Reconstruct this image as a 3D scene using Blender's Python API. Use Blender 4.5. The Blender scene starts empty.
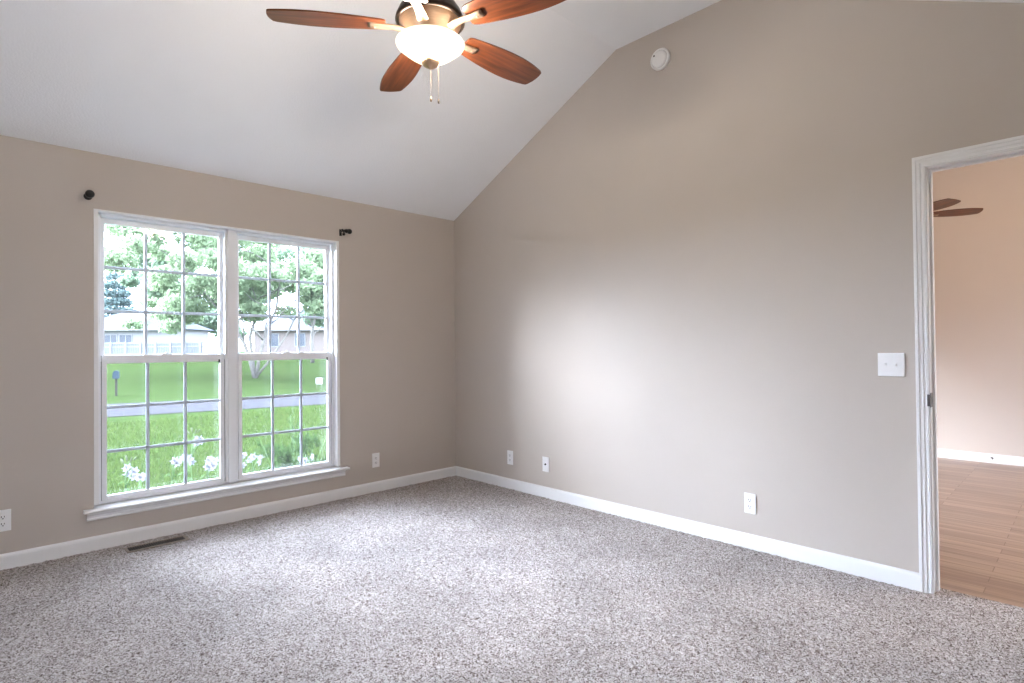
import bpy, math, random
import numpy as np
from mathutils import Vector, Matrix, noise as mnoise
R = math.radians
random.seed(7); rng = np.random.default_rng(7)
S = bpy.context.scene
COL = S.collection

# ------------------------------------------------------------------ camera
CAM = Vector((-3.3657, -4.2652, 1.2116))
cr = Vector((0.71858188, -0.69537472, -0.00969923))
cu = Vector((-0.00088873652, -0.0148650514, 0.999889114))
cf = Vector((0.69544179, 0.71849358, 0.01129976))
cd = bpy.data.cameras.new('camera'); cam = bpy.data.objects.new('camera', cd); COL.objects.link(cam)
cd.sensor_fit = 'HORIZONTAL'; cd.sensor_width = 36; cd.lens = 562.3607 / 1024 * 36
cd.clip_start = 0.02; cd.clip_end = 600
M3 = Matrix((cr, cu, -cf)).transposed()
cam.matrix_world = Matrix.Translation(CAM) @ M3.to_4x4()
S.camera = cam

# ------------------------------------------------------------------ sky, sun, exposure
S.view_settings.view_transform = 'Standard'; S.view_settings.look = 'None'
S.view_settings.gamma = 1.0; S.view_settings.use_curve_mapping = False
S.view_settings.exposure = 0.10
S.cycles.use_denoising = True
S.cycles.max_bounces = 14; S.cycles.diffuse_bounces = 8; S.cycles.transparent_max_bounces = 24
S.cycles.sample_clamp_indirect = 12

SKY = 14.0
SUN = 12.0
W = bpy.data.worlds.new('overcast_sky'); S.world = W; W.use_nodes = True
nt = W.node_tree; nt.nodes.clear()
tc = nt.nodes.new('ShaderNodeTexCoord')
nz = nt.nodes.new('ShaderNodeTexNoise'); nz.inputs['Scale'].default_value = 2.2; nz.inputs['Detail'].default_value = 4
rp = nt.nodes.new('ShaderNodeValToRGB')
rp.color_ramp.elements[0].position = 0.35; rp.color_ramp.elements[0].color = (0.72, 0.89, 1.18, 1)
rp.color_ramp.elements[1].position = 0.65; rp.color_ramp.elements[1].color = (0.86, 0.96, 1.14, 1)
bgn = nt.nodes.new('ShaderNodeBackground'); bgn.inputs['Strength'].default_value = SKY
wo = nt.nodes.new('ShaderNodeOutputWorld')
nt.links.new(tc.outputs['Generated'], nz.inputs['Vector']); nt.links.new(nz.outputs['Fac'], rp.inputs['Fac'])
# cloud bank lit up around the veiled sun, to the front left of the house
dt = nt.nodes.new('ShaderNodeVectorMath'); dt.operation = 'DOT_PRODUCT'
dt.inputs[1].default_value = Vector((-0.47, 0.83, 0.35)).normalized()
gl = nt.nodes.new('ShaderNodeMapRange'); gl.interpolation_type = 'SMOOTHSTEP'
gl.inputs[1].default_value = math.cos(R(38)); gl.inputs[2].default_value = math.cos(R(12)); gl.inputs[3].default_value = SKY; gl.inputs[4].default_value = SKY * 6.2
nt.links.new(tc.outputs['Generated'], dt.inputs[0]); nt.links.new(dt.outputs['Value'], gl.inputs[0]); 
sz = nt.nodes.new('ShaderNodeSeparateXYZ'); nt.links.new(tc.outputs['Generated'], sz.inputs[0])   # overcast: brighter overhead
el = nt.nodes.new('ShaderNodeMapRange'); el.inputs[1].default_value = 0; el.inputs[2].default_value = 1; el.inputs[3].default_value = 0.62; el.inputs[4].default_value = 1.75
nt.links.new(sz.outputs[2], el.inputs[0])
ml = nt.nodes.new('ShaderNodeMath'); ml.operation = 'MULTIPLY'; nt.links.new(gl.outputs[0], ml.inputs[0]); nt.links.new(el.outputs[0], ml.inputs[1])
nt.links.new(ml.outputs[0], bgn.inputs['Strength'])
nt.links.new(rp.outputs['Color'], bgn.inputs['Color']); nt.links.new(bgn.outputs[0], wo.inputs['Surface'])

sd = bpy.data.lights.new('hazy_sun', 'SUN'); sun = bpy.data.objects.new('hazy_sun', sd); COL.objects.link(sun)
sd.energy = SUN; sd.angle = R(21); sd.color = (0.92, 0.97, 1.05)
sdir = Vector((1.0, -0.86, -0.36))            # the way its light travels
sun.rotation_euler = sdir.to_track_quat('-Z', 'Y').to_euler(); sun.location = (-8, 8, 8)

# ------------------------------------------------------------------ helpers
MATS = {}
def mat(name, col, rough=0.5, metal=0.0, var=0.0, vscale=8.0, bump=0.0, bscale=60.0, emit=None, estr=0.0,
        col2=None, trans=0.0, spec=0.5, sub=0.0, stretch=None, detail=3.0):
    m = bpy.data.materials.new(name); m.use_nodes = True; n = m.node_tree; b = n.nodes['Principled BSDF']
    b.inputs['Base Color'].default_value = (*col, 1); b.inputs['Roughness'].default_value = rough
    b.inputs['Metallic'].default_value = metal; b.inputs['Specular IOR Level'].default_value = spec
    if emit: b.inputs['Emission Color'].default_value = (*emit, 1); b.inputs['Emission Strength'].default_value = estr
    t = n.nodes.new('ShaderNodeTexCoord'); src = t.outputs['Object']
    if stretch:
        mp = n.nodes.new('ShaderNodeMapping'); mp.inputs['Scale'].default_value = stretch
        n.links.new(src, mp.inputs['Vector']); src = mp.outputs['Vector']
    if var or col2:
        z = n.nodes.new('ShaderNodeTexNoise'); z.inputs['Scale'].default_value = vscale; z.inputs['Detail'].default_value = detail
        n.links.new(src, z.inputs['Vector'])
        r = n.nodes.new('ShaderNodeValToRGB'); r.color_ramp.elements[0].position = 0.3; r.color_ramp.elements[1].position = 0.7
        c2 = col2 if col2 else tuple(min(1, c * (1 + var)) for c in col)
        c1 = col if col2 else tuple(c * (1 - var) for c in col)
        r.color_ramp.elements[0].color = (*c1, 1); r.color_ramp.elements[1].color = (*c2, 1)
        n.links.new(z.outputs['Fac'], r.inputs['Fac']); n.links.new(r.outputs['Color'], b.inputs['Base Color'])
    if bump:
        z = n.nodes.new('ShaderNodeTexNoise'); z.inputs['Scale'].default_value = bscale; z.inputs['Detail'].default_value = 2
        n.links.new(src, z.inputs['Vector'])
        bm_ = n.nodes.new('ShaderNodeBump'); bm_.inputs['Strength'].default_value = bump; bm_.inputs['Distance'].default_value = 0.004
        n.links.new(z.outputs['Fac'], bm_.inputs['Height']); n.links.new(bm_.outputs['Normal'], b.inputs['Normal'])
    MATS[name] = m
    return m

class MB:
    def __init__(s): s.v = []; s.f = []; s.sm = []
    def add(s, vs, fs, smooth=False):
        o = len(s.v); s.v += [tuple(v) for v in vs]; s.f += [tuple(i + o for i in f) for f in fs]; s.sm += [smooth] * len(fs); return s
    def box(s, x0, x1, y0, y1, z0, z1):
        v = [(x, y, z) for z in (z0, z1) for y in (y0, y1) for x in (x0, x1)]
        return s.add(v, [(0, 2, 3, 1), (4, 5, 7, 6), (0, 1, 5, 4), (2, 6, 7, 3), (0, 4, 6, 2), (1, 3, 7, 5)])
    def prism(s, poly, axis, a, b, smooth=False):
        def P(q, h):
            u, w = q
            return {'x': (h, u, w), 'y': (u, h, w), 'z': (u, w, h)}[axis]
        n = len(poly); v = [P(q, a) for q in poly] + [P(q, b) for q in poly]
        ar = sum(poly[i][0] * poly[(i + 1) % n][1] - poly[(i + 1) % n][0] * poly[i][1] for i in range(n))
        fl = (ar > 0) == (b > a)
        if axis == 'y': fl = not fl
        fs = [tuple(range(n))[::-1], tuple(range(n, 2 * n))] + [(i, (i + 1) % n, n + (i + 1) % n, n + i) for i in range(n)]
        if not fl: fs = [f[::-1] for f in fs]
        o = len(s.f); s.add(v, fs)
        if smooth:
            for i in range(o + 2, len(s.f)): s.sm[i] = True
        return s
    def lathe(s, prof, seg=32, M=None, caps=False):
        M = M or Matrix.Identity(4); n = len(prof); v = []
        for i in range(seg):
            a = 2 * math.pi * i / seg
            for r, z in prof: v.append(M @ Vector((r * math.cos(a), r * math.sin(a), z)))
        fs = [(i * n + j, ((i + 1) % seg) * n + j, ((i + 1) % seg) * n + j + 1, i * n + j + 1) for i in range(seg) for j in range(n - 1)]
        return s.add(v, fs, True)
    def tube(s, pts, rad, seg=8, cap=True):
        pts = [Vector(p) for p in pts]; n = len(pts)
        rads = rad if isinstance(rad, (list, tuple)) else [rad] * n
        v = []; prev = None
        for i, p in enumerate(pts):
            t = (pts[min(i + 1, n - 1)] - pts[max(i - 1, 0)]).normalized()
            ref = prev if prev is not None else (Vector((1, 0, 0)) if abs(t.x) < 0.8 else Vector((0, 1, 0)))
            a = (ref - t * ref.dot(t)).normalized(); prev = a; b = t.cross(a)
            for k in range(seg):
                g = 2 * math.pi * k / seg; v.append(p + (a * math.cos(g) + b * math.sin(g)) * rads[i])
        fs = [(i * seg + k, i * seg + (k + 1) % seg, (i + 1) * seg + (k + 1) % seg, (i + 1) * seg + k) for i in range(n - 1) for k in range(seg)]
        s.add(v, fs, True)
        if cap:
            o = len(s.v) - len(v)
            s.f += [tuple(o + k for k in range(seg))[::-1], tuple(o + (n - 1) * seg + k for k in range(seg))]; s.sm += [False, False]
        return s
    def ball(s, c, r, seg=14, rings=8, sc=(1, 1, 1)):
        prof = [(math.sin(math.pi * j / rings), -math.cos(math.pi * j / rings)) for j in range(rings + 1)]
        M = Matrix.Translation(Vector(c)) @ Matrix.Diagonal((r * sc[0], r * sc[1], r * sc[2], 1))
        return s.lathe([(max(a, 1e-4), b) for a, b in prof], seg, M)
    def xf(s, M, start=0):
        s.v = s.v[:start] + [tuple(M @ Vector(p)) for p in s.v[start:]]; return s
    def build(s, name, m, parent=None, bevel=0.0, seg=2, kind=None):
        me = bpy.data.meshes.new(name); me.from_pydata(s.v, [], s.f); me.update()
        me.polygons.foreach_set('use_smooth', s.sm); me.materials.append(m)
        o = bpy.data.objects.new(name, me); COL.objects.link(o)
        if parent: o.parent = parent
        if kind: o['kind'] = kind
        if bevel:
            b = o.modifiers.new('bevel', 'BEVEL'); b.width = bevel; b.segments = seg; b.limit_method = 'ANGLE'; b.angle_limit = R(40)
        return o

def tag(o, label=None, cat=None, group=None, kind=None):
    if label: o['label'] = label
    if cat: o['category'] = cat
    if group: o['group'] = group
    if kind: o['kind'] = kind
    return o
def thing(name, loc, label, cat, group=None, rz=0.0):
    o = bpy.data.objects.new(name, None); COL.objects.link(o); o.location = loc; o.rotation_euler = (0, 0, rz)
    o.empty_display_size = 0.05
    return tag(o, label, cat, group)
def root(name, loc=(0, 0, 0)):
    o = bpy.data.objects.new(name, None); COL.objects.link(o); o.location = loc; o['kind'] = 'structure'; return o
def copy_tree(o, parent=None):
    c = o.copy(); COL.objects.link(c); c.parent = parent
    for ch in list(o.children): copy_tree(ch, c)
    return c

# ------------------------------------------------------------------ materials
M_wall = mat('greige_paint', (0.48, 0.428, 0.38), 0.55, var=0.015, vscale=2.5, bump=0.12, bscale=260, spec=0.35)
M_ceil = mat('ceiling_paint', (0.82, 0.83, 0.85), 0.8, var=0.01, vscale=3, bump=0.35, bscale=95, spec=0.2)
M_trim = mat('white_trim_paint', (0.76, 0.76, 0.76), 0.38, var=0.01, vscale=6)
M_grille = mat('backlit_grille', (0.47, 0.51, 0.57), 0.4, var=0.01, vscale=6)  # white grille, its backlit shade put into the grey colour
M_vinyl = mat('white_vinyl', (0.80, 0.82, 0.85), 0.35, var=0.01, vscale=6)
M_plate = mat('white_plastic', (0.80, 0.80, 0.80), 0.3, var=0.01, vscale=30)
M_slot = mat('dark_slot', (0.03, 0.03, 0.03), 0.6, var=0.1)
M_iron = mat('black_iron', (0.012, 0.011, 0.011), 0.45, metal=0.3, var=0.2, vscale=40)
M_bronze = mat('brushed_bronze', (0.48, 0.32, 0.21), 0.33, metal=0.85, var=0.08, vscale=30, stretch=(1, 1, 12))
M_ironarm = mat('aged_bronze', (0.27, 0.19, 0.135), 0.4, metal=0.7, var=0.1, vscale=30)
M_dbronze = mat('dark_bronze', (0.035, 0.022, 0.016), 0.3, metal=0.6, var=0.15, vscale=20)
M_vent = mat('brown_register_metal', (0.04, 0.031, 0.025), 0.6, metal=0.0, var=0.1, vscale=40)
M_ventframe = mat('tan_register_frame', (0.27, 0.22, 0.18), 0.5, metal=0.2, var=0.08, vscale=40)
M_strike = mat('pewter_metal', (0.10, 0.09, 0.085), 0.35, metal=0.9, var=0.1, vscale=60)
M_nextwall = mat('warm_beige_paint', (0.60, 0.525, 0.465), 0.6, var=0.012, vscale=2, bump=0.1, bscale=220, spec=0.3)
mat('concrete', (.25, .25, .26), .8, var=.06, vscale=3)
M_bark = mat('grey_bark', (0.14, 0.13, 0.12), 0.9, var=0.25, vscale=6, bump=0.6, bscale=20)

def leaf_mat(name, c1, c2, tr=0.45):
    m = bpy.data.materials.new(name); m.use_nodes = True; n = m.node_tree; n.nodes.clear()
    g = n.nodes.new('ShaderNodeNewGeometry'); r = n.nodes.new('ShaderNodeValToRGB')
    r.color_ramp.elements[0].color = (*c1, 1); r.color_ramp.elements[1].color = (*c2, 1)
    n.links.new(g.outputs['Random Per Island'], r.inputs['Fac'])
    d = n.nodes.new('ShaderNodeBsdfDiffuse'); t = n.nodes.new('ShaderNodeBsdfTranslucent'); mx = n.nodes.new('ShaderNodeMixShader')
    mx.inputs[0].default_value = tr; o = n.nodes.new('ShaderNodeOutputMaterial')
    n.links.new(r.outputs[0], d.inputs[0]); n.links.new(r.outputs[0], t.inputs[0])
    n.links.new(d.outputs[0], mx.inputs[1]); n.links.new(t.outputs[0], mx.inputs[2]); n.links.new(mx.outputs[0], o.inputs[0])
    return m
def glass_mat(name, clear, haze, tint=(1, 1, 1)):
    m = bpy.data.materials.new(name); m.use_nodes = True; n = m.node_tree; n.nodes.clear()
    t = n.nodes.new('ShaderNodeBsdfTransparent'); t.inputs[0].default_value = (*[clear * c for c in tint], 1)
    g = n.nodes.new('ShaderNodeBsdfGlossy'); g.inputs['Roughness'].default_value = 0.02
    fr = n.nodes.new('ShaderNodeFresnel'); fr.inputs['IOR'].default_value = 1.45
    mf = n.nodes.new('ShaderNodeMath'); mf.operation = 'MULTIPLY'; mf.inputs[1].default_value = 0.6
    n.links.new(fr.outputs[0], mf.inputs[0])
    m1 = n.nodes.new('ShaderNodeMixShader'); n.links.new(mf.outputs[0], m1.inputs[0]); n.links.new(t.outputs[0], m1.inputs[1]); n.links.new(g.outputs[0], m1.inputs[2])
    d = n.nodes.new('ShaderNodeBsdfTranslucent'); d.inputs[0].default_value = (0.9, 0.95, 1.0, 1)
    m2 = n.nodes.new('ShaderNodeMixShader'); m2.inputs[0].default_value = haze
    n.links.new(m1.outputs[0], m2.inputs[1]); n.links.new(d.outputs[0], m2.inputs[2])
    o = n.nodes.new('ShaderNodeOutputMaterial'); n.links.new(m2.outputs[0], o.inputs[0])
    return m
M_glass = glass_mat('window_glass', 0.98, 0.0015)  # slight translucent veil put in for the glare on the panes
M_screen = glass_mat('insect_screen_mesh', 0.84, 0.002)

def carpet_mat():
    m = bpy.data.materials.new('flecked_carpet'); m.use_nodes = True; n = m.node_tree; b = n.nodes['Principled BSDF']
    b.inputs['Roughness'].default_value = 0.95; b.inputs['Specular IOR Level'].default_value = 0.1
    t = n.nodes.new('ShaderNodeTexCoord')
    v = n.nodes.new('ShaderNodeTexVoronoi'); v.inputs['Scale'].default_value = 235
    nd = n.nodes.new('ShaderNodeTexNoise'); nd.inputs['Scale'].default_value = 60; nd.inputs['Detail'].default_value = 2
    mixv = n.nodes.new('ShaderNodeVectorMath'); mixv.operation = 'MULTIPLY_ADD'
    mixv.inputs[1].default_value = (0.02, 0.02, 0.02)
    n.links.new(t.outputs['Object'], nd.inputs['Vector'])
    n.links.new(nd.outputs['Color'], mixv.inputs[0]); n.links.new(t.outputs['Object'], mixv.inputs[2])
    n.links.new(mixv.outputs[0], v.inputs['Vector'])
    sx = n.nodes.new('ShaderNodeSeparateColor'); n.links.new(v.outputs['Color'], sx.inputs[0])
    r = n.nodes.new('ShaderNodeValToRGB'); cr_ = r.color_ramp
    cr_.elements[0].position = 0.0; cr_.elements[0].color = (0.085, 0.062, 0.052, 1)
    cr_.elements[1].position = 1.0; cr_.elements[1].color = (0.66, 0.63, 0.62, 1)
    for p_, c_ in ((0.18, (0.13, 0.10, 0.088)), (0.34, (0.35, 0.31, 0.29)), (0.62, (0.46, 0.425, 0.41)), (0.85, (0.58, 0.55, 0.54))):
        e = cr_.elements.new(p_); e.color = (*c_, 1)
    n.links.new(sx.outputs[0], r.inputs['Fac'])
    lf = n.nodes.new('ShaderNodeTexNoise'); lf.inputs['Scale'].default_value = 2.6; lf.inputs['Detail'].default_value = 3
    n.links.new(t.outputs['Object'], lf.inputs['Vector'])
    mr = n.nodes.new('ShaderNodeMapRange'); mr.inputs[1].default_value = 0.3; mr.inputs[2].default_value = 0.7; mr.inputs[3].default_value = 0.80; mr.inputs[4].default_value = 1.02
    n.links.new(lf.outputs['Fac'], mr.inputs[0])
    mm = n.nodes.new('ShaderNodeMix'); mm.data_type = 'RGBA'; mm.blend_type = 'MULTIPLY'; mm.inputs[0].default_value = 1
    n.links.new(r.outputs[0], mm.inputs[6]); n.links.new(mr.outputs[0], mm.inputs[7])
    n.links.new(mm.outputs[2], b.inputs['Base Color'])
    return m
M_carpet = carpet_mat()

def plank_mat():
    m = bpy.data.materials.new('laminate_planks'); m.use_nodes = True; n = m.node_tree; b = n.nodes['Principled BSDF']
    b.inputs['Roughness'].default_value = 0.33
    t = n.nodes.new('ShaderNodeTexCoord'); s = n.nodes.new('ShaderNodeSeparateXYZ'); c = n.nodes.new('ShaderNodeCombineXYZ')
    n.links.new(t.outputs['Object'], s.inputs[0]); n.links.new(s.outputs[1], c.inputs[0]); n.links.new(s.outputs[0], c.inputs[1])
    br = n.nodes.new('ShaderNodeTexBrick'); br.inputs['Scale'].default_value = 1.0
    br.inputs['Brick Width'].default_value = 1.15; br.inputs['Row Height'].default_value = 0.092
    br.inputs['Mortar Size'].default_value = 0.0022; br.inputs['Mortar Smooth'].default_value = 0.2
    br.offset = 0.37; br.inputs['Color1'].default_value = (0.30, 0.20, 0.145, 1); br.inputs['Color2'].default_value = (0.43, 0.31, 0.235, 1)
    br.inputs['Mortar'].default_value = (0.20, 0.125, 0.085, 1); br.inputs['Bias'].default_value = 0.0
    n.links.new(c.outputs[0], br.inputs['Vector'])
    mp = n.nodes.new('ShaderNodeMapping'); mp.inputs['Scale'].default_value = (1.6, 34, 1); n.links.new(c.outputs[0], mp.inputs[0])
    z = n.nodes.new('ShaderNodeTexNoise'); z.inputs['Scale'].default_value = 1.0; z.inputs['Detail'].default_value = 5; z.inputs['Distortion'].default_value = 0.6
    n.links.new(mp.outputs[0], z.inputs['Vector'])
    mr = n.nodes.new('ShaderNodeMapRange'); mr.inputs[1].default_value = 0.3; mr.inputs[2].default_value = 0.7; mr.inputs[3].default_value = 0.72; mr.inputs[4].default_value = 1.22
    n.links.new(z.outputs['Fac'], mr.inputs[0])
    mm = n.nodes.new('ShaderNodeMix'); mm.data_type = 'RGBA'; mm.blend_type = 'MULTIPLY'; mm.inputs[0].default_value = 1
    n.links.new(br.outputs['Color'], mm.inputs[6]); n.links.new(mr.outputs[0], mm.inputs[7]); n.links.new(mm.outputs[2], b.inputs['Base Color'])
    return m
M_plank = plank_mat()

def blade_mat():
    m = bpy.data.materials.new('mahogany_blade'); m.use_nodes = True; n = m.node_tree; b = n.nodes['Principled BSDF']
    b.inputs['Roughness'].default_value = 0.30; b.inputs['Specular IOR Level'].default_value = 0.35; b.inputs['Coat Weight'].default_value = 0.15; b.inputs['Coat Roughness'].default_value = 0.15
    t = n.nodes.new('ShaderNodeTexCoord'); mp = n.nodes.new('ShaderNodeMapping'); mp.inputs['Scale'].default_value = (3.0, 42, 10)
    n.links.new(t.outputs['Object'], mp.inputs[0])
    z = n.nodes.new('ShaderNodeTexNoise'); z.inputs['Scale'].default_value = 1.0; z.inputs['Detail'].default_value = 4; z.inputs['Distortion'].default_value = 0.4
    n.links.new(mp.outputs[0], z.inputs['Vector'])
    r = n.nodes.new('ShaderNodeValToRGB'); r.color_ramp.elements[0].position = 0.3; r.color_ramp.elements[1].position = 0.72
    r.color_ramp.elements[0].color = (0.044, 0.012, 0.005, 1); r.color_ramp.elements[1].color = (0.18, 0.052, 0.017, 1)
    n.links.new(z.outputs['Fac'], r.inputs['Fac']); n.links.new(r.outputs[0], b.inputs['Base Color'])
    return m
M_blade = blade_mat()

# ------------------------------------------------------------------ room shell
RX = -5.0; RY = -4.65; EAVE = 2.44; RIDGE = 3.36; KY1 = -1.898; KY2 = -2.752
T = 0.115
def ztop(y):
    if y > KY1: return EAVE + (RIDGE - EAVE) * (y / KY1)
    if y > KY2: return RIDGE
    return EAVE + (RIDGE - EAVE) * ((y - RY) / (KY2 - RY))

# carpeted floor: fine tufted grid where the camera sees it, plain apron around
gx0, gx1, gy0, gy1, st = -3.75, 0.105, -4.45, 0.03, 0.0085
nx = int((gx1 - gx0) / st) + 1; ny = int((gy1 - gy0) / st) + 1
xs = np.linspace(gx0, gx1, nx); ys = np.linspace(gy0, gy1, ny)
XX, YY = np.meshgrid(xs, ys)
hh = rng.random((ny, nx))
hh = (hh * 1.6 + np.roll(hh, 1, 0) + np.roll(hh, 1, 1)) / 3.6
ZZ = (hh - 0.5) * 0.010 - 0.001
XX = XX + (rng.random((ny, nx)) - .5) * st * .6; YY = YY + (rng.random((ny, nx)) - .5) * st * .6
XX[:, 0] = gx0; XX[:, -1] = gx1; YY[0, :] = gy0; YY[-1, :] = gy1
for sl in (np.s_[0, :], np.s_[-1, :], np.s_[:, 0], np.s_[:, -1]): ZZ[sl] = 0
V = np.stack([XX, YY, ZZ], -1).reshape(-1, 3)
ii = (np.arange(ny - 1)[:, None] * nx + np.arange(nx - 1)[None, :]).ravel()
F = np.stack([ii, ii + 1, ii + nx + 1, ii + nx], -1)
ex = np.array([(RX, RY, 0), (gx0, RY, 0), (gx0, 0, 0), (RX, 0, 0), (gx0, RY, 0), (0, RY, 0), (0, gy0, 0), (gx0, gy0, 0)], float)
nb = len(V); V = np.concatenate([V, ex]); F = np.concatenate([F, np.array([[nb, nb + 1, nb + 2, nb + 3], [nb + 4, nb + 5, nb + 6, nb + 7]])])
me = bpy.data.meshes.new('floor'); me.vertices.add(len(V)); me.vertices.foreach_set('co', V.ravel())
me.loops.add(F.size); me.loops.foreach_set('vertex_index', F.ravel().astype(np.int32))
me.polygons.add(len(F)); me.polygons.foreach_set('loop_start', (np.arange(len(F)) * 4).astype(np.int32))
me.update(calc_edges=True); me.validate()
me.polygons.foreach_set('use_smooth', [True] * len(me.polygons))
me.materials.append(M_carpet)
floor = bpy.data.objects.new('floor', me); COL.objects.link(floor); floor['kind'] = 'structure'

# vaulted ceiling
MB().prism([(0.15, EAVE - 0.0727), (KY1, RIDGE), (KY2, RIDGE), (RY - 0.15, EAVE - 0.0727), (RY - 0.15, EAVE + 0.05), (KY2, RIDGE + 0.12), (KY1, RIDGE + 0.12), (0.15, EAVE + 0.05)],
           'x', RX - 0.1, 0.05).build('ceiling', M_ceil, kind='structure')

# window opening (wall_north) : x -2.81..-1.19, z .25..2.095
WX0, WX1, WZ0, WZ1 = -2.81, -1.19, 0.25, 2.095; WT = 0.15
w = MB()
w.box(RX - .1, WX0, 0, WT, -0.5, 2.45).box(WX1, T, 0, WT, -0.5, 2.45).box(WX0, WX1, 0, WT, -0.5, WZ0).box(WX0, WX1, 0, WT, WZ1, 2.45)
w.build('wall_north', M_wall, kind='structure')
# east wall (gable) with the door opening
DY0, DY1, DZ = -4.522, -3.7115, 2.074
w = MB()
def gable(mb, a, b, z0, X0, X1):
    ks = [k for k in (KY1, KY2) if b < k < a]
    top = [(a, ztop(a) + .03)] + [(k, RIDGE + .03) for k in ks] + [(b, ztop(b) + .03)]
    mb.prism([(a, z0)] + top + [(b, z0)], 'x', X0, X1)
gable(w, 0.0, DY1 + 0.015, -0.03, 0, T); gable(w, DY1 + 0.015, DY0 - 0.015, DZ + 0.015, 0, T); gable(w, DY0 - 0.015, RY, -0.03, 0, T)
w.build('wall_east', M_wall, kind='structure')
# west wall with an added window for fill light, behind the camera's left
W3 = (-2.9, -2.1, 0.8, 2.0)
w = MB()
gable(w, 0.0, W3[1], -0.03, RX - T, RX); gable(w, W3[0], RY, -0.03, RX - T, RX); gable(w, W3[1], W3[0], W3[3], RX - T, RX)
w.box(RX - T, RX, W3[0], W3[1], -0.03, W3[2])
w.build('wall_west', M_wall, kind='structure')
MB().box(RX - .1, T, RY - T, RY, -0.03, EAVE + .03).build('wall_south', M_wall, kind='structure')

def baseboard_profile(d=1):
    return [(0, -0.005), (-0.014 * d, -0.005), (-0.014 * d, 0.066), (-0.012 * d, 0.075), (-0.006 * d, 0.082), (0, 0.085)]
MB().prism(baseboard_profile(), 'x', RX, -0.0005).build('baseboard_north', M_trim, kind='structure')
MB().prism(baseboard_profile(), 'y', -0.0005, -3.6565).build('baseboard_east', M_trim, kind='structure')

# ------------------------------------------------------------------ front window: two double-hung units
def dh_window(name, x0, x1):
    r = root(name)
    z0, z1 = 0.262, 2.085
    f = MB()                                           # outer vinyl frame with stops
    for a, b in ((x0, x0 + 0.018), (x1 - 0.018, x1)): f.box(a, b, 0.052, 0.148, z0, z1)
    f.box(x0, x1, 0.052, 0.148, z1 - 0.018, z1).box(x0, x1, 0.052, 0.148, z0, z0 + 0.014)
    for a, b in ((x0 + 0.018, x0 + 0.024), (x1 - 0.024, x1 - 0.018)): f.box(a, b, 0.088, 0.096, z0, z1)
    f.build('window_frame', M_vinyl, r, 0.0015)
    def sash(nm, zb, zt, y0, y1, rail_b, rail_t, stile):
        e_ = 0.0185 if nm == 'upper_sash' else 0.0225; a, b = x0 + e_, x1 - e_
        s = MB().box(a, a + stile, y0, y1, zb, zt).box(b - stile, b, y0, y1, zb, zt)
        s.box(a + stile, b - stile, y0, y1, zb, zb + rail_b).box(a + stile, b - stile, y0, y1, zt - rail_t, zt)
        so = s.build(nm, M_vinyl, r, 0.002)
        ga, gb, gz0, gz1 = a + stile, b - stile, zb + rail_b, zt - rail_t; ym = (y0 + y1) / 2
        MB().box(ga - .003, gb + .003, ym - .013, ym + .004, gz0 - .003, gz1 + .003).build('glass_pane', M_glass, so)
        g = MB(); mw = 0.0095
        for k in (1, 2):
            xc = ga + (gb - ga) * k / 3; zc = gz0 + (gz1 - gz0) * k / 3
            g.box(xc - mw, xc + mw, ym - .010, ym - .0022, gz0, gz1)
        for k in (1, 2):
            zc = gz0 + (gz1 - gz0) * k / 3
            cuts = [ga] + [ga + (gb - ga) * q / 3 + d * mw for q in (1, 2) for d in (-1, 1)] + [gb]
            for q in range(3): g.box(cuts[2 * q], cuts[2 * q + 1], ym - .0095, ym - .0022, zc - mw, zc + mw)
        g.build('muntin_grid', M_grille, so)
        return so, (ga, gb, gz0, gz1)
    us, u = sash('upper_sash', 1.148, 2.064, 0.100, 0.130, 0.045, 0.034, 0.0245)
    ls, l = sash('lower_sash', 0.2765, 1.188, 0.058, 0.087, 0.030, 0.052, 0.027)
    MB().box(x0 + .025, x1 - .025, 0.1405, 0.1415, z0 + .016, 1.15).build('insect_screen', M_screen, r)
    MB().box(x0 + .0182, x0 + .0222, .066, .070, z0 + .016, 1.15).box(x1 - .0222, x1 - .0182, .066, .070, z0 + .016, 1.15).build('gap_shade', M_slot, r)  # dark strips put in for the shade between sash and frame
    lk = MB().box((x0 + x1) / 2 - .03, (x0 + x1) / 2 + .03, 0.062, 0.084, 1.188, 1.196).tube([((x0 + x1) / 2, .073, 1.196), ((x0 + x1) / 2, .073, 1.205)], .009, 10)
    lk.build('sash_lock', M_vinyl, ls, 0.001)
    for xc in (l[0] + (l[1] - l[0]) * .3333, l[0] + (l[1] - l[0]) * .6667):
        MB().box(xc - .022, xc + .022, 0.060, 0.076, 1.188, 1.193).build('tilt_latch', M_vinyl, ls, 0.001)
    MB().box(l[1] - 0.012, l[1] - 0.001, 0.0565, 0.0585, l[3] - 0.012, l[3] + 0.014).build('balance_clip', M_slot, ls)
    return r
dh_window('window_1', -2.785, -2.0245)
dh_window('window_2', -1.9755, -1.215)
# jamb liner (white return around the opening), mullion post, stool and apron
j = MB()
j.box(WX0 + .0005, WX0 + .0245, 0.001, 0.149, WZ0 + .0205, WZ1 - .0005).box(WX1 - .0245, WX1 - .0005, 0.001, 0.149, WZ0 + .0205, WZ1 - .0005)
j.box(WX0 + .0245, WX1 - .0245, 0.001, 0.149, WZ1 - .0095, WZ1 - .0005)
j.build('trim_1', M_trim, kind='structure', bevel=0.0012)
MB().box(-2.0238, -1.9762, 0.047, 0.149, WZ0 + .012, WZ1 - .0098).build('trim_2', M_vinyl, kind='structure', bevel=0.0015)
s = MB().prism([(0.149, WZ0 - .004), (0.149, WZ0 + .0115), (-0.044, WZ0 + .0015), (-0.050, WZ0 - .004), (-0.050, WZ0 - .010), (-0.044, WZ0 - .016), (-0.0005, WZ0 - .016), (-.0005, WZ0 - .004)], 'x', WX0 + .001, WX1 - .001)
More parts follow.
